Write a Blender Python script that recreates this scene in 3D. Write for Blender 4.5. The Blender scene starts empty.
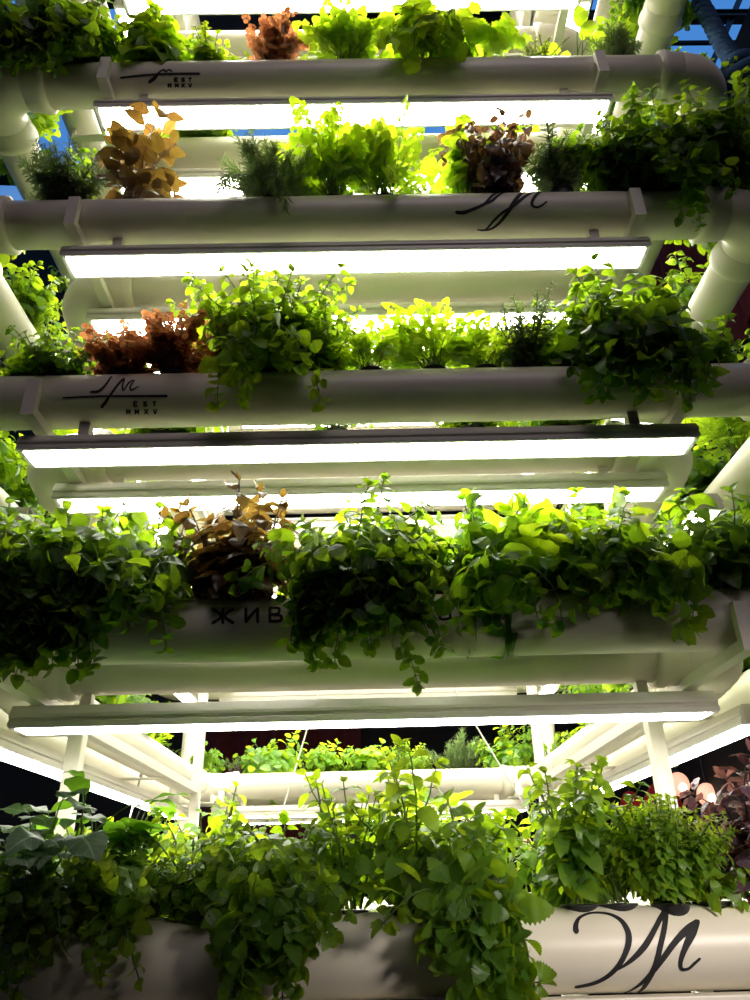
import bpy, bmesh, math, random
import numpy as np
from mathutils import Vector, Matrix
SC = bpy.context.scene
COL = SC.collection
PI = math.pi
Z = [0.0, 0.4514, 0.8969, 1.3549, 1.8168, 2.276, 2.735, 3.194]     # heights of the six tiers of pipes
PR = 0.05                                              # pipe radius
HW, DEPTH, GAP = 0.878, 2.25, 0.2056                    # half width and depth of the ring, distance outer to inner pipe
FLOOR = -1.35
TIER = ['bottom', 'second', 'middle', 'fourth', 'fifth', 'topmost']

# ------------------------------------------------------------------ materials
def nodes(m):
    m.use_nodes = True
    nt = m.node_tree
    return nt, nt.nodes, nt.links, nt.nodes['Principled BSDF']

def plain(name, col, rough=.5, metal=0, noise=.06, scale=30, bump=0, spec=.5, sss=0):
    m = bpy.data.materials.new(name)
    nt, N, L, P = nodes(m)
    tc = N.new('ShaderNodeTexCoord'); nz = N.new('ShaderNodeTexNoise'); nz.inputs['Scale'].default_value = scale
    nz.inputs['Detail'].default_value = 4
    L.new(tc.outputs['Object'], nz.inputs['Vector'])
    mx = N.new('ShaderNodeMix'); mx.data_type = 'RGBA'
    mx.inputs[6].default_value = tuple(c * (1 - noise) for c in col) + (1,)
    mx.inputs[7].default_value = tuple(min(1, c * (1 + noise)) for c in col) + (1,)
    L.new(nz.outputs['Fac'], mx.inputs[0]); L.new(mx.outputs[2], P.inputs['Base Color'])
    P.inputs['Roughness'].default_value = rough; P.inputs['Metallic'].default_value = metal
    P.inputs['Specular IOR Level'].default_value = spec
    if bump:
        b = N.new('ShaderNodeBump'); b.inputs['Strength'].default_value = bump; b.inputs['Distance'].default_value = .002
        L.new(nz.outputs['Fac'], b.inputs['Height']); L.new(b.outputs['Normal'], P.inputs['Normal'])
    return m

def emit(name, col, s):
    m = bpy.data.materials.new(name)
    nt, N, L, P = nodes(m)
    P.inputs['Base Color'].default_value = (.8, .8, .8, 1)
    P.inputs['Emission Color'].default_value = tuple(col) + (1,)
    P.inputs['Emission Strength'].default_value = s
    return m

def leafmat(name, a, b, ta, tb, mix=.45, rough=.42, rib=.35, spec=.4, under=None):
    """a..b reflected colour range, ta..tb colour of light coming through; UV carries the veins."""
    m = bpy.data.materials.new(name)
    nt, N, L, P = nodes(m)
    at = N.new('ShaderNodeAttribute'); at.attribute_name = 'tone'
    def mix2(f, c1, c2):
        x = N.new('ShaderNodeMix'); x.data_type = 'RGBA'
        if isinstance(f, float): x.inputs[0].default_value = f
        else: L.new(f, x.inputs[0])
        for i, c in ((6, c1), (7, c2)):
            if isinstance(c, tuple): x.inputs[i].default_value = c + (1,)
            else: L.new(c, x.inputs[i])
        return x.outputs[2]
    def mth(op, *v):
        x = N.new('ShaderNodeMath'); x.operation = op
        for i, q in enumerate(v):
            if isinstance(q, (int, float)): x.inputs[i].default_value = q
            else: L.new(q, x.inputs[i])
        return x.outputs[0]
    uv = N.new('ShaderNodeUVMap'); sx = N.new('ShaderNodeSeparateXYZ'); L.new(uv.outputs[0], sx.inputs[0])
    across = mth('ABSOLUTE', mth('SUBTRACT', sx.outputs[0], .5))
    mid = mth('LESS_THAN', across, .035)
    lat = mth('LESS_THAN', mth('FRACT', mth('SUBTRACT', mth('MULTIPLY', sx.outputs[1], 7.0), mth('MULTIPLY', across, 3.2))), .12)
    vein = mth('MAXIMUM', mid, mth('MULTIPLY', lat, .5))
    vf = mth('MULTIPLY', vein, rib)
    tc = N.new('ShaderNodeTexCoord'); nz = N.new('ShaderNodeTexNoise'); nz.inputs['Scale'].default_value = 60
    L.new(tc.outputs['Object'], nz.inputs['Vector'])
    tone = mth('ADD', mth('MULTIPLY', at.outputs['Fac'], .75), mth('MULTIPLY', nz.outputs['Fac'], .25))
    base = mix2(tone, a, b)
    base = mix2(vf, base, tuple(min(1, c * 2.2 + .03) for c in b))
    if under:
        ge = N.new('ShaderNodeNewGeometry'); base = mix2(ge.outputs['Backfacing'], base, under)
    L.new(base, P.inputs['Base Color'])
    tr = mix2(tone, ta, tb)
    tr = mix2(mth('MULTIPLY', vein, .55), tr, tuple(c * .6 for c in ta))
    P.inputs['Roughness'].default_value = rough; P.inputs['Specular IOR Level'].default_value = spec
    bp = N.new('ShaderNodeBump'); bp.inputs['Strength'].default_value = .8; bp.inputs['Distance'].default_value = .0015
    L.new(mth('SUBTRACT', 1.0, vein), bp.inputs['Height']); L.new(bp.outputs[0], P.inputs['Normal'])
    T = N.new('ShaderNodeBsdfTranslucent'); L.new(tr, T.inputs['Color'])
    ms = N.new('ShaderNodeMixShader'); ms.inputs[0].default_value = mix
    L.new(P.outputs[0], ms.inputs[1]); L.new(T.outputs[0], ms.inputs[2])
    L.new(ms.outputs[0], N['Material Output'].inputs['Surface'])
    return m

M = dict(
 pvc=plain('white_pvc', (.74, .70, .58), .38, noise=.04, scale=14, bump=.15),
 collar=plain('white_pvc_fitting', (.75, .71, .59), .42, noise=.05, scale=20, bump=.1),
 steel=plain('white_painted_steel', (.76, .725, .62), .45, noise=.05, scale=60, bump=.2),
 alu=plain('white_lacquered_aluminium', (.72, .68, .61), .35, noise=.04, scale=80, bump=.1),
 led=emit('led_diffuser', (1.0, .965, .86), 28.0),
 ledlip=plain('diffuser_lip', (.85, .84, .82), .3),
 ink=plain('black_vinyl', (.010, .010, .012), .75, noise=.2),
 cup=plain('black_plastic_net_cup', (.015, .015, .016), .5, noise=.2),
 screw=plain('zinc_screw', (.35, .34, .32), .3, metal=.9),
 cable=plain('white_cable', (.7, .68, .62), .5),
 darksteel=plain('dark_painted_steel', (.006, .008, .012), .5, noise=.2),
 rope=plain('blue_rope_fibre', (.022, .055, .13), .85, noise=.35, scale=220, bump=.8, spec=.2),
 floor=plain('dark_floor', (.03, .022, .018), .5, noise=.4, scale=4),
 wall=plain('dark_wall', (.006, .004, .004), .8, noise=.4, scale=3),
 wall2=plain('plaster_wall', (.045, .036, .04), .8, noise=.2, scale=3),
 redcloth=plain('red_cloth', (.10, .006, .008), .8, noise=.3, scale=12, bump=.3),
 redshade=emit('red_lamp_shade', (1, .03, .02), .05),
 globe=emit('opal_lamp_globe', (1.0, .42, .25), 1.1),
 bulb=emit('lit_bulb', (1.0, .8, .55), 14),
 sign=plain('dark_sign', (.03, .022, .022), .5),
)
M['redshade'].node_tree.nodes['Principled BSDF'].inputs['Base Color'].default_value = (.3, .01, .01, 1)
LM = dict(
 mint=leafmat('mint_leaf', (.018, .06, .010), (.06, .14, .018), (.22, .46, .01), (.50, .74, .015), mix=.44),
 lime=leafmat('lime_leaf', (.06, .17, .02), (.14, .28, .03), (.50, .78, .015), (.78, .92, .03), mix=.5),
 balm=leafmat('balm_leaf', (.04, .12, .016), (.11, .24, .03), (.40, .68, .012), (.66, .85, .02), mix=.5, rib=.45, rough=.38, spec=.55),
 basil=leafmat('basil_leaf', (.02, .085, .01), (.05, .15, .015), (.26, .54, .01), (.45, .72, .015), mix=.48, rough=.3, spec=.6),
 amber=leafmat('amber_purple_leaf', (.03, .012, .010), (.075, .035, .018), (.16, .065, .015), (.40, .26, .03), mix=.36, rough=.32, spec=.5),
 purple=leafmat('dark_purple_leaf', (.025, .014, .014), (.06, .03, .025), (.16, .06, .03), (.30, .16, .04), mix=.28, rough=.35, spec=.55),
 mauve=leafmat('mauve_purple_leaf', (.07, .035, .06), (.22, .13, .19), (.25, .07, .06), (.40, .16, .10), mix=.3, rough=.4, spec=.5),
 oxalis=leafmat('rust_red_leaf', (.10, .03, .018), (.24, .10, .05), (.55, .17, .06), (.78, .38, .12), mix=.38),
 rosemary=leafmat('rosemary_needle', (.04, .09, .035), (.11, .18, .06), (.22, .36, .05), (.4, .55, .1), mix=.25, rib=0, under=(.2, .26, .16)),
 thyme=leafmat('thyme_leaf', (.06, .12, .02), (.15, .22, .04), (.40, .52, .03), (.6, .68, .05), mix=.35, rib=0),
 kale=leafmat('grey_green_kale_leaf', (.16, .25, .15), (.30, .42, .28), (.12, .26, .05), (.2, .36, .08), mix=.22, rib=.5, rough=.5),
 chard=leafmat('deep_green_leaf', (.03, .11, .02), (.06, .18, .03), (.2, .48, .015), (.32, .62, .03), rib=.6),
 stem=leafmat('green_stem', (.09, .16, .03), (.14, .22, .04), (.3, .45, .03), (.4, .5, .05), mix=.2, rib=0),
 dstem=leafmat('dark_green_stem', (.03, .06, .015), (.05, .09, .02), (.15, .25, .02), (.2, .3, .03), mix=.15, rib=0),
 pstem=leafmat('purple_stem', (.08, .03, .04), (.12, .05, .05), (.3, .1, .06), (.35, .15, .08), mix=.2, rib=0),
)

# ------------------------------------------------------------------ mesh building
class MB:
    def __init__(s): s.V = []; s.F = []; s.U = []; s.T = []; s.n = 0
    def add(s, V, F, U=None, tone=.5):
        V = np.asarray(V, float).reshape(-1, 3); F = np.asarray(F, int)
        s.V.append(V); s.F.append(F + s.n)
        s.U.append(np.zeros((len(V), 2)) if U is None else np.asarray(U, float))
        s.T.append(np.full(len(V), tone) if np.isscalar(tone) else np.asarray(tone)); s.n += len(V)
    def batch(s, tpl, R, P, tone):
        """many copies of one template: R (k,3,3) with columns as axes, P (k,3)"""
        V, F, U = tpl; k = len(P); n = len(V)
        W = np.einsum('kij,nj->kni', R, V) + P[:, None, :]
        s.V.append(W.reshape(-1, 3))
        s.F.append((F[None] + (np.arange(k) * n)[:, None, None]).reshape(-1, 4) + s.n)
        s.U.append(np.tile(U, (k, 1))); s.T.append(np.repeat(tone, n)); s.n += k * n
    def tube(s, pts, rad, seg=6, tone=.5, cap=True):
        pts = np.asarray(pts, float); n = len(pts)
        rad = np.full(n, rad) if np.isscalar(rad) else np.asarray(rad)
        t = np.gradient(pts, axis=0); t /= np.linalg.norm(t, axis=1)[:, None] + 1e-12
        ref = np.array([0, 0, 1.]) if abs(t[0][2]) < .9 else np.array([1., 0, 0])
        u = np.cross(t[0], ref); u /= np.linalg.norm(u)
        rings = []
        a = np.arange(seg) / seg * 2 * PI
        for i in range(n):
            u = u - t[i] * (u @ t[i]); u /= np.linalg.norm(u) + 1e-12
            v = np.cross(t[i], u)
            rings.append(pts[i] + rad[i] * (np.cos(a)[:, None] * u + np.sin(a)[:, None] * v))
        V = np.concatenate(rings); F = []
        for i in range(n - 1):
            for j in range(seg):
                k = (j + 1) % seg
                F.append((i * seg + j, i * seg + k, (i + 1) * seg + k, (i + 1) * seg + j))
        if cap and seg % 2 == 0:
            for base in (0, (n - 1) * seg):
                for j in range(1, seg // 2):
                    q = (base + j - 1 if j > 1 else base, base + j, base + seg - j - 1, base + seg - j) if j > 1 else (base, base + 1, base + seg - 2, base + seg - 1)
                    F.append(q if base else q[::-1])
        s.add(V, F, None, tone)
    def mesh(s, name, mat, push=None, smooth=True):
        V = np.concatenate(s.V); F = np.concatenate(s.F); U = np.concatenate(s.U); T = np.concatenate(s.T)
        if push is not None: V = push(V)
        me = bpy.data.meshes.new(name)
        me.vertices.add(len(V)); me.vertices.foreach_set('co', V.astype(np.float32).ravel())
        me.loops.add(len(F) * 4); me.loops.foreach_set('vertex_index', F.astype(np.int32).ravel())
        me.polygons.add(len(F)); me.polygons.foreach_set('loop_start', np.arange(0, len(F) * 4, 4, dtype=np.int32))
        me.polygons.foreach_set('loop_total', np.full(len(F), 4, np.int32))
        me.polygons.foreach_set('use_smooth', np.full(len(F), smooth))
        uvl = me.uv_layers.new(name='UVMap'); uvl.data.foreach_set('uv', U[F.ravel()].astype(np.float32).ravel())
        at = me.attributes.new('tone', 'FLOAT', 'POINT'); at.data.foreach_set('value', T.astype(np.float32))
        me.update(calc_edges=True); me.validate(); me.materials.append(mat)
        return me

def link(name, me, parent=None, loc=None, rot=None):
    o = bpy.data.objects.new(name, me); COL.objects.link(o)
    if parent is not None: o.parent = parent
    if loc is not None: o.location = loc
    if rot is not None: o.rotation_euler = rot
    return o
def tag(o, label, cat, group=None):
    o['label'] = label; o['category'] = cat
    if group: o['group'] = group
    return o
def thing(name, label, cat, loc=(0, 0, 0), rotz=0, group=None):
    return tag(link(name, None, None, loc, (0, 0, rotz)), label, cat, group)
def struct(name, me, loc=None):
    o = link(name, me, None, loc); o['kind'] = 'structure'; return o

def bmesh_obj(name, fn, mat, parent=None, smooth=False, **kw):
    bm = bmesh.new(); fn(bm)
    me = bpy.data.meshes.new(name); bm.to_mesh(me); bm.free(); me.materials.append(mat)
    if smooth:
        me.polygons.foreach_set('use_smooth', [True] * len(me.polygons)); me.set_sharp_from_angle(angle=.6)
    return link(name, me, parent, **kw)
def box(bm, lo, hi, bev=0):
    r = bmesh.ops.create_cube(bm, size=1)
    vs = r['verts']
    for v in vs: v.co = Vector([(lo[i] + hi[i]) / 2 + v.co[i] * (hi[i] - lo[i]) for i in range(3)])
    if bev: bmesh.ops.bevel(bm, geom=list({e for v in vs for e in v.link_edges}), offset=bev, segments=2, affect='EDGES', profile=.6)
def prism(bm, prof, x0, x1):
    """profile of (y,z) extruded along x, closed ends"""
    a = [bm.verts.new((x0, y, z)) for y, z in prof]; b = [bm.verts.new((x1, y, z)) for y, z in prof]
    n = len(prof)
    for i in range(n): bm.faces.new((a[i], a[(i + 1) % n], b[(i + 1) % n], b[i]))
    bm.faces.new(a[::-1]); bm.faces.new(b)
    bmesh.ops.recalc_face_normals(bm, faces=bm.faces)
def rod(bm, p, q, r, seg=16, r2=None):
    p, q = Vector(p), Vector(q); d = q - p
    mt = Matrix.Translation((p + q) / 2) @ d.to_track_quat('Z', 'Y').to_matrix().to_4x4()
    bmesh.ops.create_cone(bm, cap_ends=True, segments=seg, radius1=r, radius2=r if r2 is None else r2, depth=d.length, matrix=mt)

# ------------------------------------------------------------------ pipes
def pipe_mesh(L, r=PR, seg=56):
    m = MB(); n = max(2, int(L / .1))
    pts = [(-L / 2 + L * i / n, 0, 0) for i in range(n + 1)]
    m.tube(pts, r, seg); return m.mesh('pipe_tube', M['pvc'])
EB = .088                                               # bend radius of the corner elbows
def elbow(name, label, loc, rotz, r=PR):
    """joins a run coming along -x to a run leaving along +y (before rotation); loc is the corner of the two axes"""
    t = thing(name, label, 'pipe elbow', loc, rotz, None)
    m = MB(); pts = [(-EB - .03, 0, 0)]
    for i in range(15):
        a = i / 14 * PI / 2; pts.append((-EB + EB * math.sin(a), EB - EB * math.cos(a), 0))
    pts.append((0, EB + .03, 0))
    m.tube(pts, r + .0035, 48); link('bend', m.mesh('bend', M['collar']), t)
    prof = [(-.030, .0035), (-.028, .0062), (.0, .0062), (.004, .0095), (.014, .0105), (.022, .0095), (.025, .005), (.026, .0)]
    for k in range(2):
        m = MB(); P = []; R = []
        for d, rr in prof:
            P.append((-EB - .035 + d * -1, 0, 0) if k == 0 else (0, EB + .035 + d, 0)); R.append(r + rr)
        m.tube(P, R, 48, cap=False); link('socket_collar', m.mesh('socket_collar', M['collar']), t)
    return t

def ink_strokes(strokes, parent, name='lettering'):
    m = MB()
    for st in strokes:
        p = np.array(st); n = len(p)
        if n > 2:                                        # smooth the hand drawn strokes
            q = []
            for i in range(n - 1):
                p0, p1, p2, p3 = p[max(i - 1, 0)], p[i], p[i + 1], p[min(i + 2, n - 1)]
                for k in range(8):
                    u = k / 8; q.append(.5 * ((2 * p1) + (p2 - p0) * u + (2 * p0 - 5 * p1 + 4 * p2 - p3) * u * u + (3 * p1 - p0 - 3 * p2 + p3) * u ** 3))
            q.append(p[-1]); p = np.array(q)
        else:
            p = np.array([p[0] + (p[-1] - p[0]) * i / 6 for i in range(7)])
        xy = np.stack([p[:, 0], p[:, 1] * PR], 1); w = np.maximum(p[:, 2] * (1.5 if name in ('signature', 'lettering') else 1.), .0006)
        t = np.gradient(xy, axis=0); t /= np.linalg.norm(t, axis=1)[:, None] + 1e-12
        t2 = xy[1] - xy[0]
        nrm = np.stack([-t[:, 1], t[:, 0]], 1)
        xy = np.concatenate([[xy[0] - t[0] * w[0] * .9], xy, [xy[-1] + t[-1] * w[-1] * .9]]); w = np.concatenate([[w[0] * .35], w, [w[-1] * .35]])
        nrm = np.concatenate([[nrm[0]], nrm, [nrm[-1]]])
        V = []
        for i in range(len(xy)):
            for s_, dr in ((-1, .0002), (-1, .0009), (1, .0009), (1, .0002)):
                a, b = xy[i] + nrm[i] * w[i] * s_; th = b / PR; R = PR + dr
                V.append((a, -R * math.cos(th), R * math.sin(th)))
        F = []
        for i in range(len(xy) - 1):
            for j in range(3): F.append((i * 4 + j, i * 4 + j + 1, i * 4 + j + 5, i * 4 + j + 4))
        m.add(V, F)
    return link(name, m.mesh(name, M['ink'], smooth=False), parent)
MARKS = {"A":[[[0.2701,0.484,0.0038],[0.2722,0.651,0.00299],[0.2808,0.876,0.0019],[0.2986,1.028,0.00163],[0.3179,0.985,0.00217],[0.3315,0.773,0.00299],[0.3367,0.477,0.0038],[0.3353,0.226,0.0038],[0.3278,-0.054,0.00326],[0.3167,-0.339,0.00299],[0.3015,-0.602,0.00271],[0.2842,-0.785,0.00271],[0.2642,-0.885,0.00217]],[[0.3165,-0.416,0.00081],[0.3365,-0.176,0.00271],[0.3555,0.122,0.00353],[0.3752,0.538,0.00299],[0.3964,1.038,0.00299]],[[0.3992,1.065,0.00271],[0.3863,0.533,0.00326],[0.3743,0.09,0.00326],[0.3659,-0.288,0.00353],[0.3561,-0.697,0.00326],[0.3473,-1.3,0.00109]],[[0.3297,-1.3,0.00068],[0.34,-0.998,0.00163],[0.3572,-0.575,0.00299],[0.3746,-0.194,0.00326],[0.3946,0.175,0.00353],[0.4157,0.464,0.00434],[0.4318,0.651,0.00326]],[[0.4312,0.622,0.00271],[0.4194,0.359,0.00462],[0.4052,0.028,0.00353],[0.3974,-0.254,0.00271],[0.3981,-0.432,0.00217],[0.4063,-0.436,0.00163],[0.4148,-0.312,0.00163],[0.4222,-0.207,0.00136]]],"B":[[[0.2087,-0.583,0.00361],[0.2249,-0.588,0.00398],[0.2467,-0.438,0.00325],[0.2689,-0.212,0.00289],[0.2898,0.336,0.00325],[0.3153,0.9,0.00289]],[[0.2597,-0.29,0.00181],[0.2838,-0.086,0.00289],[0.3136,0.574,0.00289],[0.3496,0.9,0.00217]],[[0.3638,0.9,0.00253],[0.335,-0.011,0.00434],[0.3172,-0.567,0.00398],[0.2981,-1.041,0.00289],[0.2784,-1.3,0.00217],[0.2545,-1.3,0.00145]],[[0.2545,-1.3,0.00108],[0.2707,-1.3,0.00217],[0.2869,-0.934,0.00253],[0.3063,-0.599,0.00253],[0.3302,-0.315,0.00289],[0.3582,0.21,0.00325],[0.3913,0.9,0.00289],[0.4157,0.9,0.00145]],[[0.4002,0.9,0.00289],[0.3737,0.077,0.00361],[0.3664,-0.288,0.00289],[0.3752,-0.428,0.00217],[0.388,-0.334,0.00181],[0.3977,-0.175,0.00145]]],"C":[[[-0.5315,-0.439,0.0008],[-0.4751,-0.407,0.00106],[-0.3963,-0.426,0.00119],[-0.3463,-0.445,0.00159]],[[-0.482,-0.235,0.00106],[-0.4676,-0.201,0.00133],[-0.4561,0.072,0.00133],[-0.4515,0.506,0.00119]],[[-0.4273,0.377,0.00106],[-0.4369,-0.035,0.00133],[-0.4488,-0.427,0.00133],[-0.4632,-0.79,0.00186]],[[-0.4632,-0.79,0.00133],[-0.4545,-0.635,0.00093],[-0.445,-0.321,0.00093],[-0.4402,-0.155,0.00066]],[[-0.4412,-0.24,0.00066],[-0.4304,0.166,0.00093],[-0.4254,0.328,0.0008],[-0.4263,-0.04,0.00106],[-0.423,-0.19,0.0008],[-0.4145,0.158,0.00106],[-0.4072,0.231,0.00066],[-0.4118,-0.046,0.00106],[-0.4098,-0.196,0.00093],[-0.3972,-0.052,0.00053]]],"Ct":[[[-0.3993,-0.635,0.00093],[-0.4046,-0.633,0.00093],[-0.4052,-0.78,0.00093],[-0.4,-0.782,0.00093]],[[-0.4048,-0.706,0.00093],[-0.4006,-0.708,0.00093]],[[-0.3823,-0.656,0.00093],[-0.3849,-0.64,0.00093],[-0.3876,-0.669,0.00093],[-0.3862,-0.706,0.00093],[-0.3836,-0.729,0.00093],[-0.3827,-0.759,0.00093],[-0.3855,-0.788,0.00093],[-0.3881,-0.772,0.00093]],[[-0.3709,-0.645,0.00093],[-0.3657,-0.647,0.00093]],[[-0.3683,-0.646,0.00093],[-0.369,-0.794,0.00093]],[[-0.4206,-1.064,0.00093],[-0.4192,-0.905,0.00093],[-0.4175,-1.016,0.00093],[-0.4139,-0.907,0.00093],[-0.4153,-1.066,0.00093]],[[-0.4053,-1.071,0.00093],[-0.404,-0.911,0.00093],[-0.4022,-1.023,0.00093],[-0.3987,-0.913,0.00093],[-0.4,-1.073,0.00093]],[[-0.3871,-0.918,0.00093],[-0.3832,-1.08,0.00093]],[[-0.3819,-0.92,0.00093],[-0.3884,-1.078,0.00093]],[[-0.3711,-0.924,0.00093],[-0.3697,-1.086,0.00093],[-0.3658,-0.926,0.00093]]],"D":[[[-0.5477,-0.644,0.00151],[-0.4838,-0.533,0.00151],[-0.42,-0.499,0.0017],[-0.3637,-0.5,0.00151]],[[-0.4518,-0.309,0.00113],[-0.4651,-0.574,0.0017],[-0.4813,-0.844,0.00227]],[[-0.4813,-0.844,0.00151],[-0.4674,-0.713,0.00113],[-0.4555,-0.389,0.00113],[-0.4462,-0.285,0.00113],[-0.4417,-0.385,0.00113],[-0.435,-0.289,0.00113],[-0.4274,-0.374,0.00095]]],"Dt":[[[-0.4156,-0.692,0.00113],[-0.4216,-0.69,0.00113],[-0.4222,-0.825,0.00113],[-0.4162,-0.827,0.00113]],[[-0.4219,-0.758,0.00113],[-0.4171,-0.759,0.00113]],[[-0.3988,-0.71,0.00113],[-0.4017,-0.695,0.00113],[-0.4048,-0.722,0.00113],[-0.4032,-0.756,0.00113],[-0.4002,-0.777,0.00113],[-0.3992,-0.804,0.00113],[-0.4023,-0.83,0.00113],[-0.4052,-0.816,0.00113]],[[-0.3886,-0.699,0.00113],[-0.3826,-0.7,0.00113]],[[-0.3856,-0.699,0.00113],[-0.3862,-0.834,0.00113]],[[-0.4387,-1.053,0.00113],[-0.4378,-0.921,0.00113],[-0.4354,-1.014,0.00113],[-0.4318,-0.922,0.00113],[-0.4327,-1.055,0.00113]],[[-0.4218,-1.058,0.00113],[-0.4209,-0.925,0.00113],[-0.4185,-1.019,0.00113],[-0.4149,-0.927,0.00113],[-0.4158,-1.059,0.00113]],[[-0.4059,-0.929,0.00113],[-0.4008,-1.063,0.00113]],[[-0.3999,-0.93,0.00113],[-0.4068,-1.061,0.00113]],[[-0.3897,-0.933,0.00113],[-0.3876,-1.066,0.00113],[-0.3837,-0.934,0.00113]]],"L":[[[-0.2171,0.395,0.00147],[-0.2149,-0.076,0.00147]],[[-0.2326,0.403,0.00147],[-0.2181,0.144,0.00147],[-0.2302,-0.07,0.00147]],[[-0.2016,0.386,0.00147],[-0.2132,0.142,0.00147],[-0.1995,-0.083,0.00147]],[[-0.1814,0.41,0.00147],[-0.1795,-0.065,0.00147]],[[-0.1795,-0.065,0.00147],[-0.1631,0.4,0.00147]],[[-0.1631,0.4,0.00147],[-0.1615,-0.073,0.00147]],[[-0.1442,0.414,0.00147],[-0.1428,-0.062,0.00147]],[[-0.1442,0.414,0.00147],[-0.1314,0.389,0.00147],[-0.1291,0.272,0.00147],[-0.1325,0.167,0.00147],[-0.1433,0.159,0.00147]],[[-0.1433,0.159,0.00147],[-0.1287,0.129,0.00147],[-0.1249,0.037,0.00147],[-0.1284,-0.056,0.00147],[-0.1428,-0.062,0.00147]],[[0.1213,0.389,0.00139],[0.1196,-0.085,0.00139],[0.1375,-0.093,0.00139],[0.1373,-0.177,0.00139]],[[0.1367,0.381,0.00139],[0.1348,-0.092,0.00139]],[[0.1538,0.438,0.00139],[0.1516,-0.049,0.00139]],[[0.1516,-0.049,0.00139],[0.1719,0.427,0.00139]],[[0.1719,0.427,0.00139],[0.1695,-0.057,0.00139]],[[0.193,0.449,0.00139],[0.1903,-0.041,0.00139]],[[0.1903,-0.041,0.00139],[0.2111,0.439,0.00139]],[[0.2111,0.439,0.00139],[0.2082,-0.049,0.00139]]]}
# ------------------------------------------------------------------ leaves
def t_leaf(L=10, w=.6, a=.8, b=.8, serr=0., cup=.3, curl=.6, puck=0., wave=0., twist=0.):
    V = []; U = []; M_ = 4
    for i in range(L + 1):
        t = i / L; hw = w / 2 * max(.012, math.sin(PI * min(1, max(0, t)) ** a) ** b if 0 < t < 1 else .012)
        if serr and 0 < i < L: hw *= 1 + serr * (1 if i % 2 else -1)
        ang = curl * t
        y0 = math.sin(ang) / curl if abs(curl) > 1e-3 else t; z0 = -(1 - math.cos(ang)) / curl if abs(curl) > 1e-3 else 0
        for j in range(M_ + 1):
            v = (j / M_ - .5) * 2
            x = hw * v; z = cup * abs(x) - (cup * .55 * abs(x) * abs(v))
            if puck: z += puck * math.sin(t * 19) * abs(v) * (1 - abs(v)) * 2
            if wave: z += wave * math.sin(t * 14 + (1 if v > 0 else 2.5)) * abs(v) ** 2
            x2 = x * math.cos(twist * t) - z * math.sin(twist * t); z2 = x * math.sin(twist * t) + z * math.cos(twist * t)
            V.append((x2, y0 - z2 * math.sin(-ang) * .0 , z0 + z2)); U.append((.5 + v / 2, t))
    F = [(i * 5 + j, i * 5 + j + 1, i * 5 + j + 6, i * 5 + j + 5) for i in range(L) for j in range(M_)]
    return np.array(V), np.array(F), np.array(U)
def t_fan(seg=22, lobes=5, depth=.3, w=1., cup=.15, back=.6):
    """a rounded, lobed leaflet attached at its base"""
    V = []; U = []
    for k, rr in enumerate((.03, .5, .8, 1.)):
        for j in range(seg):
            ph = -PI + (j + .5) / seg * 2 * PI                  # 0 = tip
            f = 1 - depth * (.5 - .5 * math.cos(lobes * ph)) if lobes % 2 else 1 - depth * (.5 + .5 * math.cos(lobes * ph))
            f = f if k > 1 else 1
            f *= 1 - back * max(0, abs(ph) / PI - .45) * 1.4
            R = .5 * rr * f
            V.append((R * math.sin(ph) * w, .45 + R * math.cos(ph), cup * (rr * .5) ** 2 * (1 if j % 2 else .6) - .12 * (R * math.cos(ph)) ** 2)); U.append((.5 + .5 * rr * math.sin(ph), .5 + .5 * rr * math.cos(ph)))
    F = [(k * seg + j, k * seg + (j + 1) % seg, (k + 1) * seg + (j + 1) % seg, (k + 1) * seg + j) for k in range(3) for j in range(seg)]
    return np.array(V), np.array(F), np.array(U)
def t_join(parts):
    V = []; F = []; U = []; n = 0
    for (v, f, u), sc, rz, tilt, off in parts:
        c, s = math.cos(rz), math.sin(rz); ct, st = math.cos(tilt), math.sin(tilt)
        w = v * sc; w = np.stack([w[:, 0], w[:, 1] * ct - w[:, 2] * st, w[:, 1] * st + w[:, 2] * ct], 1)
        w = np.stack([w[:, 0] * c - w[:, 1] * s, w[:, 0] * s + w[:, 1] * c, w[:, 2]], 1) + np.array(off)
        V.append(w); F.append(f + n); U.append(u); n += len(v)
    return np.concatenate(V), np.concatenate(F), np.concatenate(U)
def t_stalk(y1, r=.012):
    a = [(-r, 0, 0), (r, 0, 0), (r, y1, 0), (-r, y1, 0)]
    return np.array(a, float), np.array([(0, 1, 2, 3)]), np.array([(.5, 0), (.5, 0), (.5, 1), (.5, 1)], float)
_fan = t_fan(20, 3, .34, 1.05); _fanb = t_fan(20, 5, .3, .95)
def _t_cil(v):
    return t_join([(t_stalk(.5), 1, 0, 0, (0, 0, 0)), (_fan, .55, 0, -.25 * v, (0, .5, 0)), (_fanb, .45, 1.15, -.2, (-.02, .36, 0)), (_fanb, .45, -1.15, -.2 * v, (.02, .36, 0)),
                   (_fan, .33, 1.5, .1, (0, .14, 0)), (_fan, .33, -1.5, .15, (0, .14, 0))])
_ob = t_fan(14, 2, .0, 1.1, .3, .55)
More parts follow.
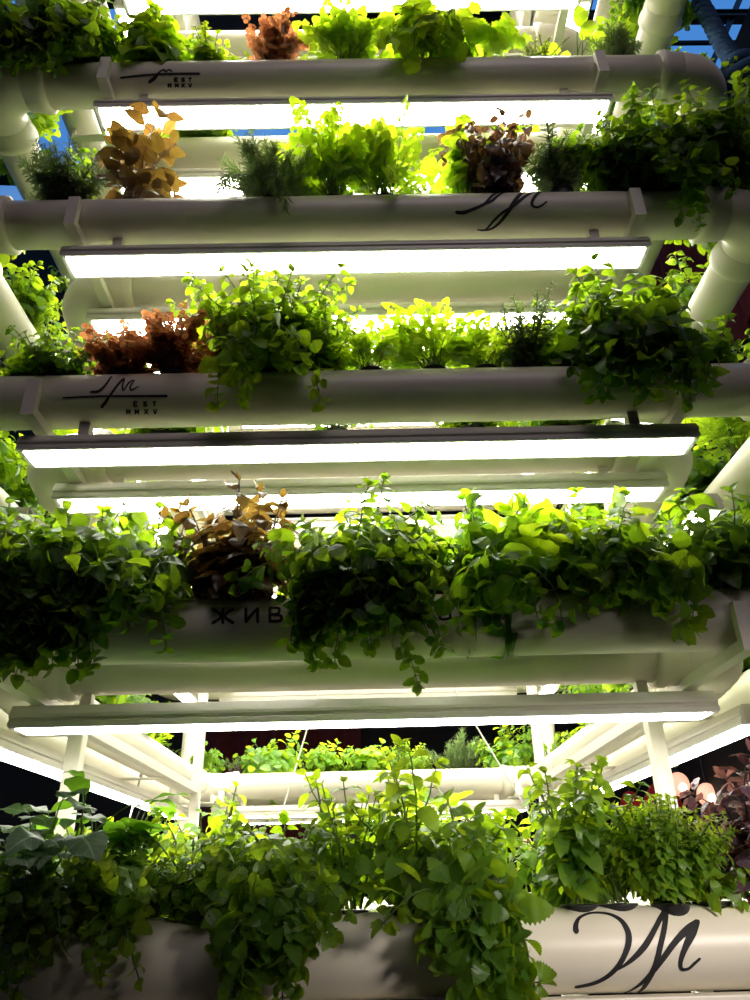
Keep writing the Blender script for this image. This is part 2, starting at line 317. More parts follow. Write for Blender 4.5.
TPL = dict(
 mint=[t_leaf(14, .60, .80, .75, .10, .25, .8 + .4 * k, .03, twist=.3 * (k - 1)) for k in range(3)],
 balm=[t_leaf(16, .72, .70, .68, .13, .20, .7 + .5 * k, .055, twist=.3 * (k - 1)) for k in range(3)],
 round=[t_leaf(9, .86, .85, .55, 0, .30, .5 + .5 * k, .02) for k in range(3)],
 basil=[t_leaf(12, .58, .78, .72, .02, .55, .9 + .5 * k, .04, .02, twist=.35 * (k - 1)) for k in range(3)],
 pbasil=[t_leaf(12, .56, .8, .72, .05, .5, 1.0 + .5 * k, .05, .04, twist=.4 * (k - 1)) for k in range(3)],
 up=[t_leaf(12, .56, .85, .78, .03, .45, .25 + .4 * k, .03, .02, twist=.3 * (k - 1)) for k in range(3)],
 small=[t_leaf(6, .55, .8, .75, 0, .4, .6 + .4 * k) for k in range(2)],
 needle=[t_leaf(3, .085, .9, .4, 0, .8, .5 * k) for k in range(3)],
 wneedle=[t_leaf(4, .17, .9, .5, 0, .6, .5 + .4 * k) for k in range(3)],
 cilantro=[_t_cil(.6), _t_cil(1.2)],
 clover=[t_join([(t_stalk(.12, .02), 1, 0, 0, (0, -.12, 0)), (_ob, .55, 0, -.25, (0, 0, 0)), (_ob, .52, 2.0, -.3, (0, 0, 0)), (_ob, .52, -2.0, -.2, (0, 0, 0))]),
         t_join([(_ob, .6, .3, -.5, (0, 0, 0)), (_ob, .5, 2.3, -.1, (0, 0, 0)), (_ob, .5, -1.8, -.5, (0, 0, 0))])],
 kale=[t_leaf(20, .62, 1.05, .62, .04, .12, .7 + .5 * k, .035, .045) for k in range(2)],
 broad=[t_leaf(14, .62, .9, .6, .0, .3, .7 + .5 * k, .02, .03) for k in range(2)],
 lettuce=[t_leaf(14, .9, 1.2, .5, .09, .35, .8 + .6 * k, .06, .10) for k in range(2)],
)
# kinds of plant: leaf shape, leaf material, stem material and habit
K = dict(
 mint=dict(t='mint', m='mint', s='stem', n=26, L=.17, node=.020, ls=.036, spread=1.05, g=1.1),
 balm=dict(t='balm', m='balm', s='stem', n=30, L=.15, node=.021, ls=.042, spread=1.15, g=1.5),
 round=dict(t='round', m='mint', s='stem', n=24, L=.15, node=.022, ls=.034, spread=1.0, g=1.0),
 basil=dict(t='basil', m='basil', s='stem', n=12, L=.16, node=.030, ls=.062, spread=.8, g=1.0),
 pbasil=dict(t='pbasil', m='amber', s='pstem', n=11, L=.15, node=.028, ls=.050, spread=.75, g=.6),
 rosemary=dict(t='needle', m='rosemary', s='stem', n=26, L=.12, node=.0042, ls=.024, spread=.95, g=.5, whorl=4, pitch=.9, shrink=.25, pet=0),
 tarragon=dict(t='wneedle', m='rosemary', s='stem', n=20, L=.13, node=.007, ls=.032, spread=.85, g=.5, whorl=3, pitch=.7, pet=0),
 thyme=dict(t='small', m='thyme', s='stem', n=26, L=.09, node=.009, ls=.010, spread=.9, g=.3, whorl=2, pet=.1),
 cilantro=dict(t='cilantro', m='lime', s='stem', n=60, L=.15, node=.09, ls=.050, spread=.9, g=.5, tiponly=3, r=.001),
 oxalis=dict(t='clover', m='oxalis', s='pstem', n=70, L=.115, node=.05, ls=.030, spread=.8, g=.4, tiponly=4, r=.0007),
 dome=dict(t='small', m='lime', s='stem', n=75, L=.115, node=.010, ls=.021, spread=1.2, g=.1, whorl=2, pet=.1),
 lettuce=dict(t='lettuce', m='lime', s='stem', n=26, L=.07, node=.2, ls=.085, spread=1.0, g=.9, tiponly=1),
 kale=dict(t='kale', m='kale', s='stem', n=10, L=.11, node=.3, ls=.115, spread=1.1, g=1.0, tiponly=1),
 broad=dict(t='broad', m='chard', s='stem', n=9, L=.13, node=.3, ls=.11, spread=.8, g=.8, tiponly=1),
)
_a = np.arange(3) * 2 * PI / 3
PET = (np.concatenate([np.stack([np.cos(_a), _a * 0 + y, np.sin(_a)], 1) for y in (0, 1.04)]), np.array([(j, (j + 1) % 3, 3 + (j + 1) % 3, 3 + j) for j in range(3)]), np.zeros((6, 2)))
def unit(v): return v / (np.linalg.norm(v) + 1e-12)
def make_push(side):
    """keeps leaves out of the pipe they grow on, its neighbour and the light strips above; local origin at the pipe top"""
    def push(V, mar=.0035):
        V = np.array(V, float)
        for cy in (0., side * GAP):
            d = V[:, 1:] - np.array([cy, -PR]); r = np.hypot(d[:, 0], d[:, 1]); R = PR + mar
            k = (r < R)
            if k.any():
                rr = np.maximum(r[k], 1e-5); f = (R + (r[k] / R) * .004) / rr
                V[k, 1:] = np.array([cy, -PR]) + d[k] * f[:, None]
            b = (np.abs(V[:, 1] - cy) < .047) & (V[:, 2] > .272) & (V[:, 2] < .40)
            if b.any():
                s = np.sign(V[b, 1] - cy + 1e-9); V[b, 1] = cy + s * (.049 + .01 * (np.abs(V[b, 1] - cy) / .047))
        return V
    return push
def grow(seed, kind, side=1, **ov):
    """returns foliage mesh and stem mesh of one plant"""
    p = dict(whorl=2, pitch=.35, shrink=.55, pet=.22, bias=(0, 0, 0), lean=(0, 0, 0), fall=0, tiponly=0, r=.0016, wid=1., ymax=9, up=0.)
    p.update(K[kind]); p.update(ov)
    rg = np.random.RandomState(seed); push = make_push(side)
    fol = MB(); stm = MB(); tp = TPL[p['t']]
    acc = [([], [], []) for _ in tp]; pet = ([], [])
    def leaf(pos, d, nrm, size, tone):
        d = unit(d); z = nrm - d * (nrm @ d); z = unit(z); x = np.cross(d, z)
        k = rg.randint(len(tp)); w = rg.uniform(.88, 1.12)
        acc[k][0].append(np.stack([x * size * w, d * size, z * size], 1)); acc[k][1].append(pos); acc[k][2].append(tone)
    bias = np.array(p['bias'], float); lean = np.array(p['lean'], float)
    for i in range(p['n']):
        az = rg.uniform(0, 2 * PI); ti = p['spread'] * math.sqrt(rg.uniform(0, 1))
        hang = rg.uniform() < p['fall']
        d = np.array([math.sin(ti) * math.cos(az) * p['wid'], math.sin(ti) * math.sin(az), math.cos(ti) + p['up']]) + lean
        Ls = p['L'] * rg.uniform(.55, 1.08)
        g = p['g'] * rg.uniform(.5, 1.4)
        if hang: d[1] = -abs(d[1]) - .7; d[0] *= .8; d[2] *= .45; Ls *= 1.3; g = max(g * 3.0, rg.uniform(3.5, 5.5))
        d = unit(d)
        pos = np.array([rg.uniform(-.016, .016), rg.uniform(-.014, .014), .004]); pts = [pos.copy()]; ds = .012
        n = max(3, int(Ls / ds)); dirs = [d.copy()]
        for k in range(n):
            d = unit(d + np.array([0, 0, -g * ds * 3.2 * (k / n + .25)]) + bias * ds * 6 + rg.normal(0, .07, 3))
            if hang: d = unit(d + np.array([0, (-.070 - pos[1]) * 4.5 if pos[1] < -.070 else 0, 0]))
            pos = pos + d * ds; pos = push(pos[None], .007)[0]
            d = unit(pos - pts[-1]); pts.append(pos.copy()); dirs.append(d.copy())
        pts = np.array(pts); m_ = len(pts)
        stm.tube(pts, np.linspace(p['r'] * 1.25, p['r'] * .6, m_), 4, rg.uniform(0, 1), cap=False)
        tone0 = rg.uniform(.0, .75)
        def at(s):
            f = min(max(s / ds, 0), m_ - 1.001); a = int(f); return pts[a] + (pts[a + 1] - pts[a]) * (f - a), dirs[min(a + 1, m_ - 1)]
        Lr = (m_ - 1) * ds
        if p['tiponly']:
            for q in range(p['tiponly']):
                P_, D_ = at(Lr * (1 - min(.35, .85 / p['tiponly']) * q * rg.uniform(.5, 1.3)))
                side_ = unit(np.cross(D_, rg.normal(0, 1, 3)))
                hz = np.array([D_[0], D_[1], 0]); hz = unit(hz + rg.normal(0, .25, 3) * np.array([1, 1, .3]))
                dd = unit(hz * .9 + D_ * .7 + side_ * .35 * q)
                nn = unit(np.array([0, 0, 1.]) + D_ * .4 - hz * .3 + rg.normal(0, .3, 3))
                leaf(P_, dd, nn, p['ls'] * rg.uniform(.6, 1.15), np.clip(tone0 + rg.normal(0, .2), 0, 1))
        else:
            s = max(.018, Lr * .16); a0 = rg.uniform(0, PI)
            while s < Lr:
                P_, D_ = at(s); f = s / Lr
                u = unit(np.cross(D_, [.13, .21, .97])); v = np.cross(D_, u)
                size = p['ls'] * (1 - p['shrink'] * f ** 2.2) * rg.uniform(.75, 1.15)
                for w in range(p['whorl']):
                    aa = a0 + 2 * PI * w / p['whorl'] + rg.normal(0, .2)
                    lat = u * math.cos(aa) + v * math.sin(aa)
                    pt = p['pitch'] + rg.normal(0, .15)
                    dd = unit(lat * math.cos(pt) + D_ * math.sin(pt) + np.array([0, 0, -.18]))
                    if rg.uniform() < .06: continue
                    base = P_ + dd * size * p['pet']
                    if p['pet'] > .15:
                        xx = unit(np.cross(dd, D_)); pet[0].append(np.stack([xx * p['r'] * .6, dd * size * p['pet'], np.cross(xx, dd) * p['r'] * .6], 1)); pet[1].append(P_)
                    nn = unit(D_ * .6 + np.array([0, 0, .75]) + rg.normal(0, .36, 3))
                    leaf(base, dd, nn, size, np.clip(tone0 + .25 * f + rg.normal(0, .15), 0, 1))
                a0 += PI / 2 + rg.normal(0, .15); s += p['node'] * rg.uniform(.8, 1.2) * (1 - .4 * f)
            P_, D_ = pts[-1], dirs[-1]
            for w in range(p['whorl'] + 1):                         # growing tip
                aa = rg.uniform(0, 2 * PI); u = unit(np.cross(D_, [.3, .5, .8])); v = np.cross(D_, u)
                dd = unit((u * math.cos(aa) + v * math.sin(aa)) * .6 + D_)
                leaf(P_, dd, unit(D_ + np.array([0, 0, .5]) - dd * .3 + rg.normal(0, .2, 3)), p['ls'] * .42 * rg.uniform(.7, 1.2), np.clip(tone0 + .3, 0, 1))
    for (R, P_, T), t in zip(acc, tp):
        if R: fol.batch(t, np.array(R), np.array(P_), np.array(T))
    if pet[0]: stm.batch(PET, np.array(pet[0]), np.array(pet[1]), np.full(len(pet[1]), .5))
    return fol.mesh('foliage', LM[p['m']], push), stm.mesh('stems', LM[p['s']], push)

_cup = MB()
def cup_mesh():
    m = MB(); R = [(-.030, .019), (-.012, .024), (-.001, .024), (.0005, .0265), (.0022, .0265), (.0026, .025), (.0, .022), (-.004, .001)]
    V = []; sg = 24
    for z, r in R:
        for j in range(sg):
            a = j / sg * 2 * PI; V.append((r * math.cos(a), r * math.sin(a), z))
    m.add(V, [(i * sg + j, i * sg + (j + 1) % sg, (i + 1) * sg + (j + 1) % sg, (i + 1) * sg + j) for i in range(len(R) - 1) for j in range(sg)])
    return m.mesh('net_cup', M['cup'])
CUP = cup_mesh()
def place(name, label, cat, fm, sm, loc, rotz=0, group=None, scale=1.):
    t = thing(name, label, cat, loc, rotz, group)
    t.scale = (scale,) * 3
    link('foliage', fm, t); link('stems', sm, t); link('net_cup', CUP, t)
    return t
NAME = dict(mint='mint_plant', balm='lemon_balm_plant', round='herb_plant', basil='basil_plant', pbasil='purple_basil_plant', rosemary='rosemary_plant', tarragon='tarragon_plant',
            thyme='thyme_plant', cilantro='coriander_plant', oxalis='red_sorrel_plant', dome='bush_basil_plant', lettuce='lettuce_plant', kale='kale_plant', broad='chard_plant')
# ================================================================== THE TOWER OF PIPES
TN = ['bottom tier', 'second tier up', 'third tier up', 'fourth tier up', 'fifth tier up', 'sixth tier up', 'seventh tier up', 'eighth tier up']
LF = HW - EB - .03
tubeF = pipe_mesh(2 * LF); tubeS = pipe_mesh(DEPTH - 2 * (EB + .03))
IHW, IY0, IY1 = HW - GAP, GAP, DEPTH - GAP
tubeI = pipe_mesh(2 * (IHW - EB - .03)); tubeIS = pipe_mesh(IY1 - IY0 - 2 * (EB + .03))
for k, z in enumerate(Z):
    g = None
    def pipe(me, lab, loc, rz):
        t = thing('growing_pipe', lab, 'pipe', loc, rz); link('tube', me, t); return t
    P = pipe(tubeF, ['long white front pipe of the bottom tier with a large black monogram', 'white front pipe of the second tier from the bottom lettered in black capitals',
                     'white front pipe of the third tier with a small black signature at its left', 'white front pipe of the fourth tier from the bottom with black script at its middle',
                     'white front pipe of the fifth tier, faint signature near its left clamp', 'white front pipe of the sixth tier up, cut off by the upper edge', 'white front pipe of the seventh tier up', 'white front pipe of the eighth tier up'][k], (0, 0, z), 0)
    for key in {0: ['A'], 1: ['L'], 2: ['C', 'Ct'], 3: ['B'], 4: ['D', 'Dt']}.get(k, []):
        ink_strokes(MARKS[key], P, dict(A='monogram', B='monogram', C='signature', D='signature').get(key, 'lettering'))
    pipe(tubeI, 'white inner pipe running close behind the front pipe of the ' + TN[k], (0, IY0, z), 0)
    pipe(tubeF, 'white rear pipe across the far side of the ' + TN[k], (0, DEPTH, z), PI)
    if k >= 1: pipe(tubeI, 'white inner pipe just before the rear pipe of the ' + TN[k], (0, IY1, z), PI)
    for sx, nm in ((-1, 'left'), (1, 'right')):
        pipe(tubeS, 'white outer side pipe running back along the %s of the %s' % (nm, TN[k]), (sx * HW, DEPTH / 2, z), sx * PI / 2)
        pipe(tubeIS, 'white inner side pipe running back along the %s of the %s' % (nm, TN[k]), (sx * IHW, (IY0 + IY1) / 2, z), sx * PI / 2)
    for hw, y0, y1, w in ((HW, 0, DEPTH, 'outer'), (IHW, IY0, IY1, 'inner')):
        for (x, y, rz, nm) in ((hw, y0, 0, 'front right'), (hw, y1, PI / 2, 'rear right'), (-hw, y1, PI, 'rear left'), (-hw, y0, -PI / 2, 'front left')):
            elbow('pipe_elbow', 'white %s elbow at the %s corner of the %s' % (w, nm, TN[k]), (x, y, z), rz)

# light strips
def strip_meshes(L, hang=None, w=.033, T=.024):
    W, s = w + .0065, T / .036
    prof = [(-W, 0), (-W, .007 * s), (-W + .003, .009 * s), (-W + .003, .013 * s), (-W, .015 * s), (-W, .020 * s), (-W + .008, T), (W - .008, T), (W, .020 * s), (W, .015 * s), (W - .003, .013 * s), (W - .003, .009 * s), (W, .007 * s), (W, 0)]
    def hous(bm): prism(bm, prof, -L / 2, L / 2)
    def lip(bm):
        for a, b in (((-L / 2 + .002, -W + .0005, -.003), (L / 2 - .002, -w - .001, .001)), ((-L / 2 + .002, w + .001, -.003), (L / 2 - .002, W - .0005, .001)),
                     ((-L / 2 + .002, -w - .001, -.003), (-L / 2 + .012, w + .001, .001)), ((L / 2 - .012, -w - .001, -.003), (L / 2 - .002, w + .001, .001))): box(bm, a, b, .0008)
    def dif(bm): prism(bm, [(-w, -.001), (-w + .003, -.0045), (w - .003, -.0045), (w, -.001)], -L / 2 + .0125, L / 2 - .0125)
    out = []
    for nm, fn, mt in (('housing', hous, M['alu']), ('rim', lip, M['ledlip']), ('diffuser', dif, M['led'])):
        bm = bmesh.new(); fn(bm); me = bpy.data.meshes.new(nm); bm.to_mesh(me); bm.free(); me.materials.append(mt); out.append((nm, me))
    def one(nm, mt, *boxes):
        bm = bmesh.new()
        for lo, hi in boxes: box(bm, lo, hi, .001)
        me = bpy.data.meshes.new(nm); bm.to_mesh(me); bm.free(); me.materials.append(mt); out.append((nm, me))
    for x in hang:
        if len(hang) > 2:
            bm = bmesh.new(); prism(bm, [(-.155, T - .0005), (-.155, .064), (-.147, .064), (-.147, T + .0045), (.147, T + .0045), (.147, .064), (.155, .064), (.155, T - .0005)], x - .012, x + .012)
            me = bpy.data.meshes.new('hanger'); bm.to_mesh(me); bm.free(); me.materials.append(M['steel']); out.append(('hanger', me))
        else: one('hanger', M['steel'], ((x - .010, -.010, T - .0005), (x + .010, .010, .0685 if T < .035 else .0595)))
    for s in (-L / 2 - .002, L / 2 - .001): one('end_cap', M['steel'], ((s, -w + .004, .002), (s + .003, w - .004, T - .003)))
    return out
SO, SI, SS = strip_meshes(1.206, (-.5, .5), .0275, .030), strip_meshes(1.24, (-.5, .5), .0285, .036), strip_meshes(1.72, (-.7, 0, .7), .030, .034)
def strip(ms, lab, loc, rz=0):
    t = thing('light_strip', lab, 'light fixture', loc, rz)
    for nm, me in ms: link(nm, me, t)
    return t
for k in range(1, 8):
    z = Z[k] - .113
    if k >= 2: strip(SO, 'glowing LED light right under the front pipe of the ' + TN[k], (0, 0, z - .005))
    strip(SI, ('glowing LED light in a broad white rail below the ' if k == 1 else 'glowing LED light under the inner front pipe of the ') + TN[k], (0, IY0, z + .004))
    strip(SI, 'glowing LED light under the inner rear pipe of the ' + TN[k], (0, IY1, z + .004), PI)
    strip(SO, 'glowing LED light under the far rear pipe of the ' + TN[k], (0, DEPTH, z - .005), PI)
    for sx, nm in ((-1, 'left'), (1, 'right')):
        strip(SS, 'glowing LED light running back along the %s side of the %s' % (nm, TN[k]), (sx * .735, 1.13, z), PI / 2)

# clamps that carry the pipes, posts, rails, cables
def clamp_mesh():
    def fn(bm):
        prism(bm, [(-.067, -.069), (-.067, .008), (-.0515, .008), (-.0515, -.0505), (.40, -.0505), (.40, -.069)], -.0115, .0115)
        box(bm, (-.0115, GAP + .052, -.060), (.0115, GAP + .066, -.010), .0015)
    bm = bmesh.new(); fn(bm); me = bpy.data.meshes.new('arm'); bm.to_mesh(me); bm.free(); me.materials.append(M['steel']); return me
def tab_mesh():
    bm = bmesh.new(); box(bm, (-.010, -.002, -.0515), (.010, .001, -.020), .0008)
    rod(bm, (0, -.0735, -.050), (0, -.068, -.050), .0045, 10)
    me = bpy.data.meshes.new('screw'); bm.to_mesh(me); bm.free(); me.materials.append(M['screw']); return me
CM = clamp_mesh()
_m = MB(); _m.tube([(-.010, 0, 0), (.010, 0, 0)], PR + .002, 40, cap=False); SDM = _m.mesh('pipe_saddle', M['steel'])
for k, z in enumerate(Z):
    for sx, nm in ((-1, 'left'), (1, 'right')):
        t = thing('pipe_bracket', 'white bracket on the front pipe of the %s near its %s end' % (TN[k], nm), 'bracket', (sx * .58, 0, z))
        link('arm', CM, t)
        u = link('pipe_saddle', SDM, t, (0, GAP, 0))
        t = thing('pipe_bracket', 'white steel bracket under the far rear pipe of the %s, %s side' % (TN[k], nm), 'bracket', (sx * .58, DEPTH, z), PI)
        link('arm', CM, t)
zt = Z[-1] + .30
for x, y, lab in ((-.58, .40, 'square white steel post at the front left inside the ring of pipes'), (.58, .40, 'square white steel post at the front right inside the ring of pipes'),
                  (-.58, 1.524, 'square white steel post farther back at the left inside the ring'), (.58, 1.524, 'square white steel post farther back at the right inside the ring')):
    def fn(bm): box(bm, (-.015, -.015, FLOOR - 0), (.015, .015, zt), .002)
    def pl(bm): box(bm, (-.06, -.06, FLOOR), (.06, .06, FLOOR + .008), .002)
    t = thing('frame_post', lab, 'post', (x, y, 0))
    bmesh_obj('tube', fn, M['steel'], t); bmesh_obj('base_plate', pl, M['steel'], t)
for x, lab in ((-.645, 'left'), (.645, 'right')):
    def fn(bm): rod(bm, (0, 0, FLOOR), (0, 0, zt), .028, 24)
    t = thing('drain_pipe', 'thin round white upright pipe at the rear %s corner of the ring' % lab, 'pipe', (x * 1.19, DEPTH - .08, 0))
    bmesh_obj('tube', fn, M['pvc'], t, smooth=True)
for k in range(1, 6):
    for sx, nm in ((-1, 'left'), (1, 'right')):
        def fn(bm): box(bm, (-.011, .415, -.078), (.011, 1.509, -.054), .002)
        t = thing('frame_rail', 'white steel rail between the posts, %s side of the %s' % (nm, TN[k]), 'rail', (sx * .58, 0, Z[k]))
        bmesh_obj('tube', fn, M['steel'], t)
for i, (a, b, lab) in enumerate((((-.70, 1.3, Z[1] - .02), (-.765, 1.3, Z[0] + .03), 'thin white cable slanting down at the left side inside the ring'),
                                 ((-.01, 1.524, 1.26), (-.565, 1.524, -.62), 'thin white cable slanting down to the left behind the herbs'),
                                 ((.01, 1.524, 1.26), (.56, 1.524, .22), 'thin white cable slanting down to the right behind the herbs'),
                                 ((.62, 1.524, 1.27), (.605, 1.524, FLOOR), 'thin white upright cable next to the rear right post'))):
    def fn(bm): rod(bm, a, b, .0028, 8)
    t = thing('tension_cable', lab, 'cable'); bmesh_obj('wire', fn, M['cable'], t, smooth=True)
    def fn(bm):
        for q, o in ((a, b), (b, a)):
            d = (Vector(o) - Vector(q)).normalized(); rod(bm, Vector(q), Vector(q) + d * .03, .006, 10)
    bmesh_obj('end_fittings', fn, M['screw'], t, smooth=True)
def fn(bm): box(bm, (-.74, -.016, -.016), (.74, .016, .016), .002)
def fn(bm): box(bm, (-.74, -.015, 1.258), (.74, .015, 1.345), .003)
t = thing('frame_rail', 'broad white cross rail joining the rear posts behind the second tier herbs', 'rail', (0, 1.524, 0)); bmesh_obj('tube', fn, M['steel'], t)
def fn(bm): box(bm, (-.74, -.016, -.016), (.74, .016, .016), .002)
t = thing('frame_rail', 'white steel rail along the lower edge, right under the bottom front pipe', 'rail', (0, -.028, Z[0] - .0665)); bmesh_obj('tube', fn, M['steel'], t)

# ================================================================== HERBS ON THE FRONT PIPES
SCL = [785.8, 647.9, 552.2, 479.5, 423.2]; CEN = [365.1, 360.6, 357.4, 354.9, 352.9]   # where a front pipe lies in the photo, px per metre and centre
def front(k, px, kind, label, seed, cat='herb', name=None, y=0., **ov):
    x = (px - CEN[k]) / SCL[k]
    fm, sm = grow(seed, kind, 1, **ov)
    return place(name or NAME[kind], label, cat, fm, sm, (x, y, Z[k] + PR))
# --- bottom tier
front(0, 2, 'kale', 'grey-green crinkled kale at the left end of the bottom pipe', 101, 'kale', n=20, L=.17, ls=.072, spread=.9, lean=(.1, -.1, .3), tiponly=2)
front(0, 62, 'broad', 'broad-leaved chard with tall rounded leaves beside the grey kale', 102, 'chard', n=18, L=.17, ls=.066, spread=.6, lean=(0, .1, .4), tiponly=2)
front(0, 22, 'balm', 'dark lemon balm hanging over the far left of the bottom pipe below the kale', 103, n=26, L=.12, fall=.5, ls=.036, m='mint', lean=(0, -.2, 0), y=-.01)
front(0, 100, 'balm', 'bushy lemon balm with many small bright leaves right of the chard', 104, n=70, L=.125, fall=.10, ls=.034, spread=1.3, m='lime', lean=(-.1, -.15, 0))
front(0, 192, 'balm', 'low light-green lemon balm between two bigger clumps on the bottom pipe', 105, n=60, L=.115, ls=.034, spread=1.15, m='lime')
front(0, 275, 'balm', 'large lemon balm with a dense dark skirt over the bottom pipe, left of centre', 106, n=85, L=.15, fall=.5, ls=.044, spread=1.1, wid=.75)
front(0, 345, 'mint', 'group of tall upright lime-green mint shoots at the middle of the bottom tier', 107, n=11, L=.22, ls=.045, spread=.45, m='lime', g=.2, fall=0, node=.034, up=.3, y=.01)
front(0, 404, 'mint', 'mint with large smooth bright leaves rising right of the middle of the bottom tier', 108, n=12, L=.21, ls=.052, spread=.55, m='lime', g=.25, node=.034, up=.2)
front(0, 466, 'balm', 'serrated lemon balm spilling far down the bottom pipe, left of the black monogram', 109, n=72, L=.155, fall=.5, ls=.048, spread=1.1, wid=.7)
front(0, 592, 'mint', 'tall slim mint with cupped leaves above the left half of the black monogram', 110, n=15, L=.22, ls=.044, spread=.5, g=.2, m='balm', t='basil', up=.3, ymax=0)
front(0, 634, 'cilantro', 'small loose light-green coriander between the slim mint and the round basil', 111, n=30, L=.11, ls=.045, spread=.7)
front(0, 688, 'dome', 'round dome of small-leaved bush basil above the end of the black monogram', 112, 'basil', n=260, L=.135, ls=.022, spread=1.05, y=-.01, up=.35, node=.009)
front(0, 806, 'pbasil', 'mauve-purple basil at the right edge of the bottom tier', 113, 'basil', m='mauve', t='up', n=18, L=.21, ls=.055, spread=.6, lean=(-.1, 0, .2))
front(0, 735, 'mint', 'small light-green herb low beside the purple basil at the right edge', 114, n=10, L=.10, ls=.034, m='lime')
# --- second tier
front(1, -12, 'balm', 'dark lemon balm cascading at the far left of the second tier', 121, n=80, L=.19, fall=.5, ls=.052, m='mint', spread=1.2)
front(1, 66, 'balm', 'large dark balm clump hanging well below the second pipe, near its left end', 122, n=110, L=.18, fall=.55, ls=.052, m='mint', spread=1.2)
front(1, 140, 'basil', 'green basil with long drooping leaves just left of the amber-purple basil', 123, 'basil', n=26, L=.145, ls=.058, fall=.3, g=1.4, m='mint', t='basil', pitch=-.2, lean=(-.1, 0, 0))
front(1, 232, 'pbasil', 'amber-purple basil with wide drooping leaves in the second tier', 124, 'basil', n=26, L=.19, ls=.062, spread=.75, g=.5, m='amber', t='up', pitch=.1, up=.2, y=-.012)
front(1, 356, 'mint', 'big dark mint in the middle of the second tier, hanging lowest of all', 125, n=100, L=.195, fall=.55, ls=.044, t='balm', spread=1.1)
front(1, 352, 'mint', 'few tall thin yellow-green mint shoots standing up out of the big dark mint', 126, n=9, L=.19, ls=.032, m='lime', spread=.35, g=.15, y=.016, node=.03, up=.4)
front(1, 430, 'mint', 'airy light-green mint between the big dark mint and the long-leaved basil', 127, n=18, L=.14, ls=.036, m='lime', spread=.9)
front(1, 487, 'basil', 'basil with long limp dark leaves hanging over the black capitals of the second pipe', 128, 'basil', n=28, L=.165, ls=.078, fall=.35, g=1.6, spread=.8, pitch=-.5)
front(1, 556, 'basil', 'basil with very large smooth bright leaves right of the limp basil', 129, 'basil', n=14, L=.17, ls=.095, spread=.7, g=.5, m='balm', t='up', pitch=.5)
front(1, 622, 'balm', 'wide spreading lemon balm towards the right of the second tier', 130, n=60, L=.18, fall=.22, ls=.054, m='mint', spread=1.3)
front(1, 684, 'round', 'low leafy herb right of the wide lemon balm on the second pipe', 131, n=24, L=.12, fall=.08, ls=.038, m='mint')
front(1, 748, 'basil', 'basil with folded dark and lime leaves at the right edge of the second tier', 132, 'basil', n=20, L=.17, ls=.062, m='mint', g=1.0)
# --- third tier
front(2, 40, 'mint', 'low dark-green mint at the left end of the third tier', 141, n=50, L=.12, fall=.06, ls=.028, spread=1.2)
front(2, 8, 'round', 'small-leaved pale herb in the left corner of the third tier', 142, n=16, L=.10, ls=.03, m='lime')
front(2, 108, 'oxalis', 'low rust-red sorrel, left one of two in the third tier', 143, n=75, L=.095, spread=1.2)
front(2, 165, 'oxalis', 'taller rust-red sorrel right above the black signature, right one of two in the third tier', 144, n=95, L=.135, spread=1.0)
front(2, 266, 'mint', 'tallest mint of the third tier trailing a few runners down over the pipe', 145, n=85, L=.235, fall=.06, ls=.044, t='balm', m='balm', spread=.9, g=.35)
front(2, 322, 'round', 'rounded light-green herb leaning on the right side of the tall trailing mint', 146, n=34, L=.13, ls=.03, m='balm', spread=1.0)
front(2, 370, 'cilantro', 'short light coriander left of the tallest coriander of the third tier', 147, n=26, L=.08, ls=.04)
front(2, 436, 'cilantro', 'bright yellow-green coriander at the middle of the third tier', 148, n=46, L=.13, ls=.05, spread=.75)
front(2, 490, 'cilantro', 'small coriander between the bright coriander and the curly rosemary', 149, n=26, L=.09, ls=.045, spread=.7)
front(2, 530, 'tarragon', 'curly fine-leaved rosemary with one tall spike in the third tier', 150, 'rosemary', 'rosemary_plant', n=44, L=.155, ls=.028, spread=.8, node=.006, g=.3)
front(2, 582, 'mint', 'yellow-green mint right behind the curly rosemary', 151, n=26, L=.16, ls=.036, m='balm', t='balm')
front(2, 636, 'mint', 'dark big-leaved mint hanging over the right clamp of the third tier', 152, n=64, L=.20, fall=.14, ls=.060, t='mint', spread=.95, g=.6)
front(2, 722, 'round', 'low mid-green herb at the right edge of the third tier', 153, n=40, L=.10, ls=.030, m='mint', spread=1.15)
# --- fourth tier
front(3, 52, 'tarragon', 'fine-leaved dark rosemary at the left end of the fourth tier', 161, 'rosemary', 'rosemary_plant', n=60, L=.14, ls=.034, spread=1.05, node=.007)
front(3, 122, 'pbasil', 'amber-brown basil with tall pointed leaves near the left of the fourth tier', 162, 'basil', n=8, L=.26, ls=.056, spread=.55, g=.1, m='amber', t='up', pitch=.5, up=.4, node=.036, shrink=.2, pet=.4)
front(3, 268, 'rosemary', 'bushy grey-green rosemary with tall sprigs left of the coriander', 163, 'rosemary', n=85, L=.155, ls=.030, fall=.10, spread=.95, node=.0055)
front(3, 330, 'cilantro', 'left half of the tall lime coriander pair in the fourth tier', 164, n=56, L=.165, ls=.05, spread=.65)
front(3, 384, 'cilantro', 'right, broader coriander of the lime pair in the fourth tier', 165, n=60, L=.15, ls=.052, spread=.95, fall=.03)
front(3, 474, 'broad', 'light-green limp leafed herb behind the dark purple basil', 166, 'herb', 'herb_plant', n=24, L=.17, ls=.048, spread=.42, m='lime', g=.5, t='lettuce', tiponly=3, y=.016)
front(3, 500, 'pbasil', 'dark purple basil with limp hanging leaves above the black script', 167, 'basil', n=24, L=.235, ls=.064, spread=.42, g=.25, m='purple', up=.6, pitch=-.5, y=-.012)
front(3, 568, 'tarragon', 'airy rosemary with thin upright sprigs right of the dark purple basil', 168, 'rosemary', 'rosemary_plant', n=30, L=.18, ls=.034, spread=.6, g=.2, y=-.015)
